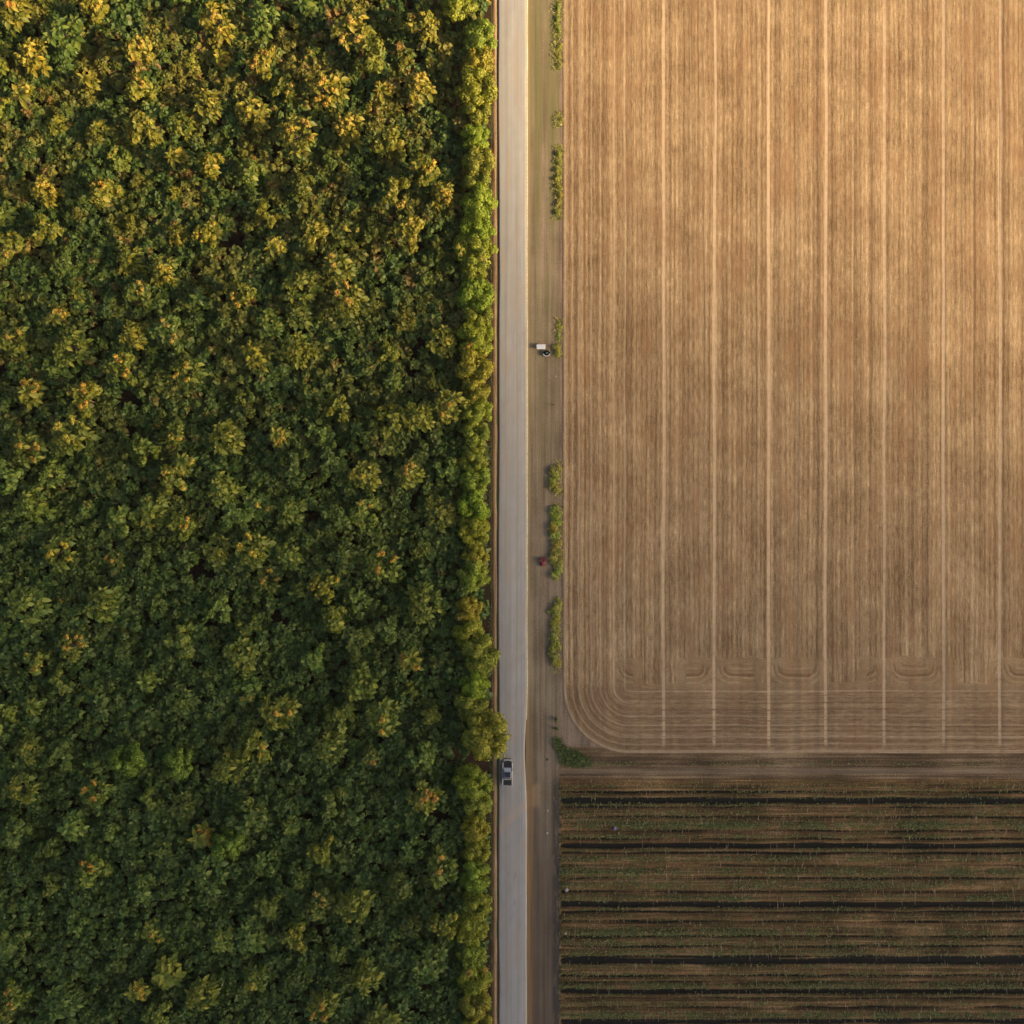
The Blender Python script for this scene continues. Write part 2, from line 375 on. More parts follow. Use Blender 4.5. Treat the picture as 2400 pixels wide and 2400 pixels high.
rowp = g.math('ADD', g.math('MULTIPLY', g.math('POWER', row1, .6), .62), g.math('MULTIPLY', row2, .38))
f = g.math('MULTIPLY', a1, .46)
for n_, w in ((a2, .12), (a3, .14), (a4, .26), (a5, .38), (a6, .10), (rowp, .10)): f = g.math('ADD', f, g.math('MULTIPLY', n_, w))
f = g.rng(f, .61, .93, 0, 1)
col = g.ramp(f, [(0, (.072, .042, .020)), (.3, (.140, .089, .045)), (.55, (.210, .142, .076)), (.8, (.290, .206, .114)), (1, (.41, .30, .17))])
# loam patches, darker and redder
lp = g.step(g.noise(g.vec(g.math('MULTIPLY', x, .16), g.math('MULTIPLY', y, .05)), 1, 7, .78), .51, .60)
col = g.mix(g.math('MULTIPLY', lp, .45), col, g.mix(g.noise(g.pos(), 3, 4), (.13, .07, .032), (.27, .155, .08)))
# straw specks
spk = g.step(g.noise(g.vec(g.math('MULTIPLY', x, 3.3), g.math('MULTIPLY', y, 2.2), 3), 1, 6, .85), .64, .70)
col = g.mix(g.math('MULTIPLY', spk, .7), col, (.52, .40, .24))
# headland: duller, more soil
col = g.mix(g.math('MULTIPLY', head, .30), col, (.135, .088, .054))
# wheel tracks: pale packed earth
TR = TR[1:8]
tm = None
for k_, px in enumerate(TR):
    tx = P(px, 0)[0]
    d_ = g.math('ABSOLUTE', g.math('SUBTRACT', g.math('ADD', x, g.math('MULTIPLY', g.math('SUBTRACT', g.noise(g.vec(float(k_) * 7, g.math('MULTIPLY', y, .02)), 1, 1), .5), .9)), tx))
    m_ = g.step(d_, .36, .22); tm = m_ if tm is None else g.math('MAXIMUM', tm, m_)
tm = g.math('MULTIPLY', tm, g.step(B, .9, 2.6))
d_ = g.step(g.math('ABSOLUTE', g.math('SUBTRACT', A, 10.0)), .28, .10)
dC = g.step(g.math('ABSOLUTE', g.math('SUBTRACT', D, 10.0)), .28, .10)
cm = g.math('MULTIPLY', dC, g.step(A, 15, 10.5)); tm = g.math('MAXIMUM', tm, g.math('MULTIPLY', cm, .7))
ul = g.math('MULTIPLY', uz, g.math('MAXIMUM', g.step(g.math('ABSOLUTE', g.math('SUBTRACT', du, 1.5)), .2, .05), g.math('MULTIPLY', g.step(g.math('ABSOLUTE', g.math('SUBTRACT', du, 3.2)), .16, .04), .7)))
tm = g.math('MAXIMUM', tm, g.math('MULTIPLY', ul, .14))
for dd, w_, st_ in ((.45, .4, .8), (3.3, .25, .7), (5.6, .18, .5), (1.9, .14, .4), (7.4, .12, .35), (12.2, .16, .5), (13.5, .2, .6)):
    tm = g.math('MAXIMUM', tm, g.math('MULTIPLY', g.step(g.math('ABSOLUTE', g.math('SUBTRACT', D, dd)), w_, w_ * .3), st_))
tm = g.math('MULTIPLY', tm, g.rng(g.noise(g.pos(), .9, 4), .3, .6, .55, 1))
col = g.mix(g.math('MULTIPLY', tm, .74), col, (.41, .31, .20))
# thin dark furrow lines
fl = g.math('MULTIPLY', g.step(st(2.3, .008, 21, 1), .62, .68), .5)
for dd in (1.25, 2.7, 4.4, 6.5, 8.6):
    fl = g.math('MAXIMUM', fl, g.math('MULTIPLY', g.math('MULTIPLY', g.step(g.math('ABSOLUTE', g.math('SUBTRACT', D, dd)), .26, .08), g.rng(g.noise(g.pos(), .5, 3), .3, .65, 0, 1)), .7))
col = g.mix(fl, col, (.12, .068, .035))
g.bump(g.math('SUBTRACT', f, g.math('MULTIPLY', fl, .8)), .35, .06)
M_field = g.color(col)
# mesh: grid clipped to the rounded outline (vertices pulled in on the corner)
nx, ny = 360, 560; xr = np.linspace(0, 118, nx + 1); yr = np.linspace(0, 176, ny + 1)
U, Vv = np.meshgrid(xr, yr)
X, Yy = U.copy(), Vv.copy(); inside = (U < RC) & (Vv < RC)
m = np.maximum(RC - U, RC - Vv); l = np.hypot(RC - U, RC - Vv); kk = np.where(inside & (l > 1e-6), m / np.maximum(l, 1e-6), 1)
X = np.where(inside, RC - (RC - U) * kk, U); Yy = np.where(inside, RC - (RC - Vv) * kk, Vv)
Dn = RC - np.hypot(np.maximum(RC - X, 0), np.maximum(RC - Yy, 0))
Z = .05 + .05 * n1(X, 31, 1.3) + .03 * n1(X, 32, .6) + .10 * n1(X, 33, 12) * n1(Yy, 34, 16) + .02 * n1(X * 1.7 + 900, 35, .7) * n1(Yy, 36, .9)
Z = np.clip(Z + .10, .03, 1) * np.clip(Dn / .35, 0, 1) + .012
for px in TR: Z -= .05 * np.exp(-((X + FX0 - P(px, 0)[0]) / .3) ** 2) * (Z > .1)
V = np.stack([X + FX0, Yy + FY0, Z], -1).reshape(-1, 3)
i = np.arange(nx * ny); r_, c_ = i // nx, i % nx; k = r_ * (nx + 1) + c_
tag(link('stubble_field', np_mesh('stubble_field', V, np.stack([k, k + 1, k + nx + 2, k + nx + 1], 1), M_field, True)), 'brown harvested field with straight wheel tracks', kind='structure')

# field margin (under the bushes) and the cross track south of the field
g, c = soil('margin_soil', [(0, (.085, .062, .045)), (1, (.23, .17, .12))], fine=3, sl=.05, speck=.3); M_margin = g.color(c)
sheet('field_margin', CX0, FX0 + 14, P(0, 1800)[1], 125, .0045, M_margin, 8, 200, zf=lambda X, Y: .003 + .03 * np.clip(n1(Y, 51, 2), 0, 1) * np.clip((X - CX0) * 3, 0, 1), label='grey brown strip of earth beside the stubble field')
g, c = soil('cross_soil', [(0, (.050, .033, .019)), (.5, (.105, .070, .038)), (1, (.22, .155, .088))], along='x', fine=2.0, sl=.03, speck=.3)
x, y, z = g.xyz()
pale = g.math('MULTIPLY', g.step(y, P(0, 1816)[1], P(0, 1811)[1]), g.step(y, P(0, 1797)[1], P(0, 1805)[1]))
pale = g.math('MULTIPLY', pale, g.rng(g.noise(g.vec(g.math('MULTIPLY', x, .15), y), 1, 3), .3, .65, .35, 1))
c = g.mix(g.math('MULTIPLY', pale, .5), c, (.175, .138, .098))
M_cross = g.color(c)
sheet('cross_track', CX0, 125, CY1, P(0, 1750)[1], .009, M_cross, 260, 16, zf=lambda X, Y: .02 + .05 * np.clip(n1(Y, 61, .8) * n1(X, 62, 4), -.3, 1), label='dull earth track between stubble and ditched plot')

# ------------------------------------------------------------------ ditched crop plot, real relief
DITCH = [(1877, .45, .62), (1983, .42, .5), (2120, .42, .55), (2254, .42, .55), (2324, .40, .5), (2394, .36, .45)]
BEDROW = [1849, 1905, 1934, 1958, 2010, 2027, 2046, 2072, 2104, 2150, 2184, 2205, 2232, 2275, 2298, 2310, 2345, 2368, 2412, 2440]
FUR = [1857, 1892, 1915, 1948, 1966, 2000, 2028, 2059, 2090, 2138, 2160, 2195, 2218, 2243, 2287, 2302, 2340, 2362, 2405, 2425]
def plot_z(X, Y):
    z = .12 + .05 * n1(Y, 71, .45) + .03 * n1(X * 1.3 + Y * .2, 72, .7)
    for py in BEDROW: z += .20 * np.exp(-((Y - P(0, py)[1]) / .34) ** 2)
    for py in FUR: z -= (.46 + .14 * n1(X, py, 9)) * np.exp(-((Y - P(0, py)[1] - .14 * n1(X, py + 1, 6)) / .31) ** 2)
    for py, dep, w in DITCH:
        yy = P(0, py)[1] + .12 * n1(X, py, 7); u = np.abs(Y - yy) / (w * (1 + .18 * n1(X, py + 5, 5)))
        z -= (dep + .25) * np.clip(1.5 - u, 0, 1)
    e = np.clip((X - CX0) / .5, 0, 1) * np.clip((CY1 - Y) / .5, 0, 1)
    return z * e
g, c = soil('plot_soil', [(0, (.035, .022, .012)), (.4, (.085, .050, .021)), (.75, (.155, .088, .038)), (1, (.27, .165, .08))], along='x', fine=2.2, sl=.05, speck=.35, bump=.5)
x, y, z = g.xyz()
mo = g.step(g.math('ADD', g.math('MULTIPLY', g.noise(g.vec(g.math('MULTIPLY', x, .12), g.math('MULTIPLY', y, 1.3)), 1, 4), .7), g.math('MULTIPLY', g.noise(g.pos(), 1.3, 4), .3)), .44, .60)
c = g.mix(g.math('MULTIPLY', mo, .42), c, g.mix(g.noise(g.pos(), 4, 4), (.035, .04, .012), (.13, .115, .035)))
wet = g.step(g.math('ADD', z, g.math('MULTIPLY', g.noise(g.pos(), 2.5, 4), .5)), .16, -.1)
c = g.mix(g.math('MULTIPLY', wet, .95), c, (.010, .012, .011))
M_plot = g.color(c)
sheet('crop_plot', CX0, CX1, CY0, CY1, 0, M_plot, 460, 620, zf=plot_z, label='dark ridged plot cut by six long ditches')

# ------------------------------------------------------------------ leaves
def foliage(name, dark, light, warm, transl=.25, rough=.55, tint=True):
    g = NT(name, rough, .3)
    isl = g.island(); n_ = g.noise(g.pos(), .5, 3); y_ = g.xyz()[1]; big_ = g.noise(g.pos(), .16, 3); o_ = g.n.new('ShaderNodeObjectInfo')
    c = g.mix(isl, dark, light); c = g.mix(g.math('MULTIPLY', g.step(g.math('ADD', g.math('MULTIPLY', n_, .6), g.math('MULTIPLY', isl, .4)), .5, .8), .45), c, warm)
    if not tint and name[:5] == 'under':      # other species: olive and rust-leaved plants, commoner to the north
        wp = g.math('MULTIPLY', g.step(big_, .42, .62), g.rng(y_, -20, 85, .05, .85)); c = g.mix(wp, c, g.mix(isl, (.105, .106, .016), (.225, .185, .025)))
        rp = g.math('MULTIPLY', g.step(g.noise(g.vec(g.xyz()[0], y_, 40), .33, 2), .60, .68), g.rng(y_, -40, 90, .05, .8)); c = g.mix(rp, c, g.mix(isl, (.17, .090, .030), (.30, .17, .045)))
    if tint: c = g.mix(1.0, c, o_.outputs['Color'], 'MULTIPLY')
    g.color(c)
    tr = g.n.new('ShaderNodeBsdfTranslucent'); g.link(c, tr.inputs[0]); mx = g.n.new('ShaderNodeMixShader'); mx.inputs[0].default_value = transl
    g.link(g.b.outputs[0], mx.inputs[1]); g.link(tr.outputs[0], mx.inputs[2]); g.link(mx.outputs[0], g.n["Material Output"].inputs[0])
    return g.m
M_leaf = foliage('broad_leaf', (.045, .086, .014), (.105, .155, .022), (.15, .155, .022))
M_edgeleaf = foliage('roadside_leaf', (.13, .165, .016), (.33, .36, .032), (.42, .37, .035), .3)
M_under = foliage('undergrowth_leaf', (.031, .066, .012), (.080, .130, .020), (.115, .130, .020), .25, tint=False)
M_bush = foliage('bush_leaf', (.16, .19, .025), (.40, .41, .09), (.48, .42, .12), .35)
M_grass = foliage('long_grass', (.022, .045, .010), (.13, .17, .04), (.20, .20, .07), .2, tint=False)
M_egrass = foliage('edge_grass_blade', (.14, .15, .03), (.36, .34, .08), (.42, .36, .12), .3, tint=False)
M_flower = foliage('blossom', (.32, .22, .028), (.58, .42, .065), (.52, .44, .06), .2, .8)
M_weed = foliage('weed_leaf', (.045, .075, .016), (.16, .18, .045), (.27, .22, .085), .2, tint=False)
M_straw = foliage('straw', (.22, .15, .08), (.45, .34, .2), (.5, .38, .22), .1, tint=False)
M_bark = flat('bark', (.10, .07, .045), .9, var=.35, scale=4)

def leaves(base, dirn, up, L, Wd, droop, fold=.18, big=False):
    """vectorised leaf blades; returns V,F. Each is a folded pointed blade"""
    n = len(base); d = dirn / np.linalg.norm(dirn, axis=1, keepdims=True)
    s = np.cross(d, up); s /= np.maximum(np.linalg.norm(s, axis=1, keepdims=True), 1e-6); u = np.cross(s, d)
    L = L[:, None]; Wd = Wd[:, None]; dr = droop[:, None]
    def pt(a, w, z): return base + d * L * a + s * Wd * w + u * (L * (-dr * a * a) + Wd * z)
    if not big:
        vs = [pt(0, 0, 0), pt(.45, -.5, fold), pt(.5, 0, 0), pt(.45, .5, fold), pt(1, 0, 0)]
        F = np.array([(0, 3, 2), (0, 2, 1), (2, 3, 4), (2, 4, 1)])
    else:
        vs = [pt(0, 0, 0), pt(.28, -.42, fold), pt(.3, 0, 0), pt(.28, .42, fold), pt(.68, -.46, fold), pt(.7, 0, 0), pt(.68, .46, fold), pt(1, 0, 0)]
        F = np.array([(0, 3, 2), (0, 2, 1), (1, 2, 5), (1, 5, 4), (2, 3, 6), (2, 6, 5), (4, 5, 7), (5, 6, 7)])
    V = np.stack(vs, 1).reshape(-1, 3); k = len(vs)
    Fa = (np.arange(n)[:, None, None] * k + F[None]).reshape(-1, 3)
    return V, Fa
def join(parts):
    Vs, Fs, b = [], [], 0
    for v, f in parts: Vs.append(v); Fs.append(f + b); b += len(v)
    return np.concatenate(Vs), np.concatenate(Fs)
def unit(r, n, zmin=-1.0):
    z = r.uniform(zmin, 1, n); a = r.uniform(0, 2 * np.pi, n); q = np.sqrt(1 - z * z)
    return np.stack([q * np.cos(a), q * np.sin(a), z], 1)
UP = np.array([0, 0, 1.0])
def lump(r, c, rad, n, ls, flat_=.75, zmin=-.25, wr=.55):
    """leafy clump: blades standing out of a ball"""
    nrm = unit(r, n, zmin); base = c + nrm * rad * r.uniform(.55, 1.0, (n, 1)) * np.array([1, 1, flat_])
    d = np.cross(nrm, r.normal(0, 1, (n, 3))); d /= np.linalg.norm(d, axis=1, keepdims=True); d = d + nrm * r.uniform(.05, .6, (n, 1)) - UP * .12; up = nrm + r.normal(0, .28, (n, 3)) + UP * .15
    L = ls * r.uniform(.7, 1.35, n)
    return leaves(base - d * (L[:, None] * .45), d, up, L, L * wr, r.uniform(.0, .35, n))
def rosette(r, c, rad, n, droop=.5, tilt=.45, wr=.42):
    a = np.arange(n) * 2.399 + r.uniform(0, 6.28); el = tilt * (1 - np.arange(n) / n) * 1.6 - .15 + r.normal(0, .12, n)
    el = el[::-1] * -1 + .45; el = np.linspace(-.15, 1.0, n) + r.normal(0, .12, n)
    d = np.stack([np.cos(a) * np.cos(el), np.sin(a) * np.cos(el), np.sin(el)], 1)
    L = rad * np.linspace(1.08, .62, n) * r.uniform(.85, 1.15, n)
    return leaves(np.repeat(c[None], n, 0) + d * .04, d, np.repeat(UP[None], n, 0) + r.normal(0, .12, (n, 3)), L, L * wr * r.uniform(.85, 1.2, n), r.uniform(.5, 1.3, n) * droop, big=True)

def skeleton(r, h, tips, tr=.16):
    mb = MB(); fork = np.array([0, 0, h * .55])
    mb.tube([(0, 0, -.1), (tr * .4, 0, h * .3), tuple(fork)], [tr * 1.3, tr, tr * .8], 8)
    for t_ in tips:
        m_ = fork * .45 + t_ * .55 + np.array([0, 0, -.12 * np.linalg.norm(t_ - fork)])
        mb.tube([tuple(fork - np.array([0, 0, .1])), tuple(m_), tuple(t_)], [tr * .6, tr * .38, tr * .14], 5)
    return mb
PROTO = {}
def proto(kind, var, seed):
    r = np.random.default_rng(seed); parts = []; tips = []
    if kind == 'dome':                       # dense small-leaved roadside crown, about 6 m wide
        h = 5.6; nl = 26
        for k_ in range(nl):
            q = unit(r, 1, -.15)[0]; c = np.array([q[0] * 2.2, q[1] * 2.2, 3.5 + q[2] * 2.2]) * r.uniform(.85, 1.12, 3)
            parts.append(lump(r, c, r.uniform(.75, 1.15), 130, .40, .85)); tips.append(c)
        parts.append(lump(r, np.array([0, 0, 3.4]), 1.9, 300, .5, .8)); tips = tips[:9]
    elif kind == 'rosette':                  # big-leaved tree, leaves in whorls
        h = 5.2; nb = int(r.integers(6, 10))
        cs = [np.array([0, 0, h])] + [np.array([math.cos(a) * q, math.sin(a) * q, h - .35 - q * r.uniform(.15, .5)]) for a, q in zip(np.arange(nb) * 2 * np.pi / nb + r.uniform(-.35, .35, nb), r.uniform(1.2, 2.5, nb))]
        cs += [np.array([math.cos(a) * q, math.sin(a) * q, h - 1.2 - q * .4]) for a, q in zip(r.uniform(0, 6.28, 6), r.uniform(1.2, 2.6, 6))]
        for c in cs:
            parts.append(rosette(r, c, r.uniform(.95, 1.55), int(r.integers(7, 12)), wr=.52))
            parts.append(lump(r, c + np.array([0, 0, .1]), .55, 30, .42))
        tips = cs[:nb + 1]
    elif kind == 'palmate':                  # few long arching blades from one head
        h = 4.6; parts.append(rosette(r, np.array([0, 0, h]), 2.0, 9, .45, wr=.44)); parts.append(rosette(r, np.array([0, 0, h + .15]), 1.2, 7, .3, wr=.5))
        tips = []
        for a in r.uniform(0, 6.28, 5):
            c = np.array([math.cos(a) * 1.4, math.sin(a) * 1.4, h - .9]); parts.append(rosette(r, c, 1.3, 8, .5, wr=.55)); parts.append(lump(r, c, .7, 34, .5)); tips.append(c)
        tips.append(np.array([0, 0, h]))
    else:                                    # 'clumpy' medium-leaved crown with uneven outline
        h = 5.0; nl = int(r.integers(11, 16))
        for k_ in range(nl):
            a = r.uniform(0, 6.28); q = 2.3 * math.sqrt(r.uniform(0, 1)); c = np.array([math.cos(a) * q, math.sin(a) * q, h - .25 - .16 * q * q + r.normal(0, .3)])
            parts.append(lump(r, c, r.uniform(.65, 1.1), 60, .68, .8, -.1, .6)); tips.append(c)
            if r.uniform() < .45: parts.append(rosette(r, c + UP * .5, r.uniform(.8, 1.3), 8, wr=.58))
        tips = tips[:7]
    V, F = join(parts)
    mat = M_edgeleaf if kind == 'dome' else M_leaf
    crown = np_mesh('crown', V, F, mat)
    mb = skeleton(r, h, tips); tm_ = bpy.data.meshes.new('trunk'); tm_.from_pydata(mb.v, [], mb.f); tm_.update(); tm_.materials.append(M_bark)
    # blossom heads on top
    fp = []
    for c in (tips[:int(r.integers(2, 5))] if kind != 'dome' else tips[3:6]):
        for _ in range(int(r.integers(3, 6))):
            fp.append(lump(r, c + np.array([r.normal(0, .35), r.normal(0, .35), r.uniform(.25, .65)]), r.uniform(.28, .5), 60, .20, 1.0, -.1, .7))
    V, F = join(fp); fl_ = np_mesh('blossom', V, F, M_flower)
    PROTO[(kind, var)] = (tm_, crown, fl_, h)
for kd, nv, sd in (('dome', 4, 100), ('rosette', 4, 200), ('palmate', 3, 300), ('clumpy', 5, 400)):
    for v_ in range(nv): proto(kd, v_, sd + v_)
NV = {'dome': 4, 'rosette': 4, 'palmate': 3, 'clumpy': 5}

# ------------------------------------------------------------------ forest layout
k12 = 2400 / 1932
EMERG = [(60,100),(410,40),(665,60),(800,50),(395,195),(615,170),(790,165),(275,250),(330,300),(475,215),(740,275),(800,320),(745,365),(835,365),(85,430),(775,445),(590,445),(515,470),(310,510),(635,510),
 (185,245),(160,150),(50,190),(85,360),(200,370),(105,600),(250,630),(135,655),(355,695),(485,665),(565,660),(140,825),(165,755),(50,845),(275,850),(330,815),(345,870),(430,825),(740,795),(790,785),(850,765),
 (320,910),(550,965),(340,990),(770,895),(690,900),(105,1045),(480,1040),(615,1110),(720,1070),(800,1140),(130,1220),(275,1285),(455,1240),(680,1290),(525,1340),(725,1350),(485,1405),(180,1500),(245,1430),(335,1440),
 (430,1590),(610,1600),(175,1640),(40,1490),(690,1840),(610,1890),(255,1870),(30,1870),(480,1850),(560,1770),(800,1500),(830,1640),(840,1745),(670,1700),(380,1870),(20,640),(20,470),(560,260),(500,120),(880,150),(265,100),(30,20),(180,20),(720,170),(660,240),(400,320),(460,560),(660,570),(240,700),(60,740),(520,820),(640,770),(60,950),(200,1140),(60,1330),(780,1240)]
GAPS = [(535,285,24),(440,445,30),(395,500,14),(235,755,28),(430,700,16),(780,655,22),(845,585,20),(870,215,22),(595,245,15),(590,900,16),(775,945,26),(380,1080,28),(400,970,14),(520,1165,22),(830,1545,24),(590,490,14),(905,1437,34),(860,1437,20),(170,1160,14),(840,380,14),(720,540,12),(490,1480,14),(650,1650,16),(300,1700,14)]
gaps = [(*P(a * k12, b * k12, 3), c * k12 / 12) for a, b, c in GAPS]
def in_gap(x, y, pad=0.0): return any(math.hypot(x - a, (y - b) * (1.25 if c < 2.9 else 1.0)) < c + pad for a, b, c in gaps)
trees = []     # x, y, kind, scale, colour, flower, look
def far_enough(x, y, d): return all((x - t_[0]) ** 2 + (y - t_[1]) ** 2 > d * d for t_ in trees)
# roadside crowns: (display y, crown radius m, east edge in photo px)
ED = [(10,3.0,1128),(75,2.9,1158),(125,2.6,1156),(170,3.2,1155),(215,2.4,1155),(262,2.3,1158),(312,2.7,1154),(350,2.3,1146),(388,2.9,1157),(440,2.6,1160),(478,3.1,1155),(515,2.2,1150),(560,2.9,1154),(600,2.5,1152),(640,3.0,1152),
 (690,3.0,1162),(738,2.5,1144),(775,2.6,1150),(820,2.4,1150),(868,2.3,1148),(905,2.6,1150),(955,2.8,1150),(1000,2.6,1148),(1050,2.3,1146),(1085,2.6,1148),(1150,2.4,1144),(1195,2.6,1146),(1235,3.2,1166),(1290,2.5,1150),(1330,2.6,1150),(1385,3.9,1186),
 (1475,2.9,1150),(1512,2.5,1150),(1560,2.5,1148),(1605,2.3,1144),(1650,2.8,1148),(1700,2.5,1148),(1745,2.7,1150),(1795,2.5,1150),(1845,2.7,1150),(1890,2.6,1152),(1930,2.5,1150)]
for n_, (dy, rad, ex) in enumerate(ED):
    h_ = 5.0 * rad / 2.9; x_, y_ = P(ex - rad * 12 * .98 + 4, dy * k12, h_ * .7)
    gcol = (random.uniform(.8, 1.15), random.uniform(.85, 1.05), random.uniform(.7, 1.1), 1)
    x_ -= random.choice((.3, .5, .8, 1.1, 1.6)) if rad < 4 else .5
    trees.append([x_, y_, 'dome', rad / 2.4, gcol, n_ in (10, 14, 39, 25), 'edge'])
for (dx_, dy) in EMERG:
    x_, y_ = P(dx_ * k12, dy * k12, 6)
    if not far_enough(x_, y_, 3.6): continue
    top = (966 - dy) / 966.
    kd = random.choices(['rosette', 'palmate', 'clumpy'], [5, 2, 3])[0]
    if (dx_, dy) in ((245, 1430), (335, 1440), (430, 1590)): kd = 'dome'
    w_ = random.random(); s_ = random.uniform(.95, 1.25)
    col = (1.25 + .65 * w_ + .75 * max(top, 0), 1.12 + .2 * w_ + .1 * max(top, 0), .8, 1) if kd != 'dome' else (.55, .75, .9, 1)
    trees.append([x_, y_, kd, s_, col, random.random() < (.62 if kd != 'dome' else 0), 'bright'])
tries = 0; TARGET = 298
while len(trees) < TARGET and tries < 60000:
    tries += 1
    x_ = random.uniform(-99, -7.0); y_ = random.uniform(-99, 99)
    if in_gap(x_, y_, 1.2) or not far_enough(x_, y_, 5.6 if tries < 20000 else 4.6): continue
    kd = random.choices(['rosette', 'palmate', 'clumpy'], [3, 1.2, 5])[0]
    sh_ = random.uniform(.75, 1.45); wm = random.random() ** 1.5 * (.7 + .6 * (y_ > 20))
    col = (sh_ * (1 + .9 * wm), sh_ * (1 + .25 * wm), sh_ * (1 - .3 * wm), 1)
    trees.append([x_, y_, kd, random.choice((.62, .75, .85, .95, 1.1, 1.25)) * random.uniform(.92, 1.08), col, random.random() < .10 + .16 * (y_ > 20), 'green'])
ORD = "zeroth first second third fourth fifth sixth seventh eighth ninth tenth eleventh twelfth thirteenth fourteenth fifteenth sixteenth seventeenth eighteenth nineteenth twentieth twenty-first twenty-second twenty-third twenty-fourth twenty-fifth twenty-sixth twenty-seventh twenty-eighth twenty-ninth thirtieth thirty-first thirty-second thirty-third thirty-fourth thirty-fifth thirty-sixth thirty-seventh thirty-eighth thirty-ninth fortieth forty-first forty-second forty-third forty-fourth".split()
inner = [t_ for t_ in trees if t_[6] != 'edge']; edge_t = sorted([t_ for t_ in trees if t_[6] == 'edge'], key=lambda q: -q[1])
rows = {}
for t_ in inner: rows.setdefault(min(21, int((100 - t_[1]) / 200 * 22)), []).append(t_)
def shape_word(t_): return {'rosette': 'whorled-leaf', 'palmate': 'long-leaved', 'clumpy': 'bushy', 'dome': 'round-headed'}[t_[2]]
def colour_word(t_):
    if t_[6] == 'bright': return 'yellow' if t_[2] != 'dome' else 'light green'
    q = t_[4]; return 'olive' if q[0] / q[1] > 1.25 else ('dark green' if q[1] < .88 else 'green')
for rk, lst in rows.items():
    lst.sort(key=lambda q: -q[0])
    for n_, t_ in enumerate(lst):
        t_.append('%s %s tree%s, %s from the road in the %s row down' % (colour_word(t_), shape_word(t_), ', orange blossom' if t_[5] else '', ORD[n_ + 1], ORD[rk + 1]))
for n_, t_ in enumerate(edge_t):
    w_ = 'large round yellow-green tree reaching over the road just north of the pickup' if t_[3] > 1.5 else 'yellow-green small-leaved tree%s, %s from the top in the roadside line' % (' with tan blossom' if t_[5] else '', ORD[n_ + 1])
    t_.append(w_)
for t_ in trees:
    x_, y_, kd, s_, col, fl, look, lab = t_
    v_ = random.randrange(NV[kd]); tm_, cr_, fm_, h_ = PROTO[(kd, v_)]
    root = empty({'edge': 'roadside_tree', 'bright': 'broadleaf_tree', 'green': 'broadleaf_tree'}[look], (x_, y_, 0), random.uniform(0, 6.28))
    zs = {'edge': 1.0, 'bright': random.uniform(1.25, 1.6), 'green': random.uniform(1.0, 1.25) * (.85 + .15 / s_)}[look]
    tag(root, lab, 'tree', 'trees lining the west edge of the road' if look == 'edge' else 'broadleaf trees standing out of the forest')
    sc = (s_, s_ * random.uniform(.9, 1.1), s_ * (zs if look != 'edge' else 1.0))
    for nm, me_ in (('trunk', tm_), ('crown', cr_), ('blossom', fm_)):
        if nm == 'blossom' and not fl: continue
        o = bpy.data.objects.new(nm, me_); C.objects.link(o); o.parent = root; o.scale = sc; o.color = col if nm == 'crown' else (random.uniform(.8, 1.05), random.uniform(.75, 1.05), random.uniform(.7, 1.2), 1)

# undergrowth: uncountable lower mass between the tall trees
r = np.random.default_rng(77); parts = []
sp_ = 1.32; gx, gy = np.meshgrid(np.arange(-108, -4.6, sp_), np.arange(-108, 108, sp_)); cx = (gx + r.uniform(-.6, .6, gx.shape)).ravel(); cy = (gy + r.uniform(-.6, .6, gy.shape)).ravel()
hh = np.where(cx > -7, -1.0, 0) + 2.5 + .7 * n1(cx + .4 * cy, 81, 9) + .7 * n1(cy - .3 * cx, 82, 8) + 1.0 * n1(cx * .9 - cy * .5, 83, 2.6) * n1(cy * .9 + cx * .5, 84, 2.9) + r.uniform(-1.0, 1.0, len(cx))
ok = np.array([not in_gap(a, b, -.5 + 1.3 * q) for a, b, q in zip(cx, cy, r.uniform(-1, 1, len(cx)))]) & (cx < -5.0 - r.uniform(0, .8, len(cx)))
cx, cy, hh = cx[ok], cy[ok], np.clip(hh[ok], .9, 6)
for kset, (nl, isb) in enumerate(((11, True), (32, False))):
    sel = r.uniform(0, 1, len(cx)) < (.80 if kset == 0 else .80); c = np.stack([cx[sel], cy[sel], hh[sel]], 1); m_ = len(c)
    if isb:
        a = (np.arange(nl)[None] * 2.399 + r.uniform(0, 6.28, (m_, 1))); el = np.linspace(-.25, 1.1, nl)[None] + r.normal(0, .15, (m_, nl))
        d = np.stack([np.cos(a) * np.cos(el), np.sin(a) * np.cos(el), np.sin(el)], -1).reshape(-1, 3)
        L = (r.uniform(.85, 1.85, (m_, 1)) * np.linspace(1.1, .6, nl)[None]).ravel()
        parts.append(leaves(np.repeat(c, nl, 0), d, UP + r.normal(0, .15, d.shape), L, L * np.repeat(r.uniform(.42, .78, m_), nl), r.uniform(.2, .7, len(L)), big=True))
    else:
        nrm = unit(r, m_ * nl, -.2); rad = np.repeat(r.uniform(.6, 1.2, m_), nl)[:, None]
        base = np.repeat(c, nl, 0) + nrm * rad * r.uniform(.5, 1, (m_ * nl, 1)); L = np.repeat(r.uniform(.5, 1.0, m_), nl) * r.uniform(.8, 1.3, m_ * nl)
        d = np.cross(nrm, r.normal(0, 1, nrm.shape)); d /= np.linalg.norm(d, axis=1, keepdims=True); d = d + nrm * r.uniform(0, .5, (len(L), 1)) - UP * .1
        parts.append(leaves(base - d * L[:, None] * .45, d, nrm + UP * .2 + r.normal(0, .25, nrm.shape), L, L * .66, r.uniform(0, .35, len(L))))
V, F = join(parts)
tag(link('undergrowth', np_mesh('undergrowth', V, F, M_under)), 'dense dark green leafy undergrowth filling the forest', 'undergrowth', kind='stuff')

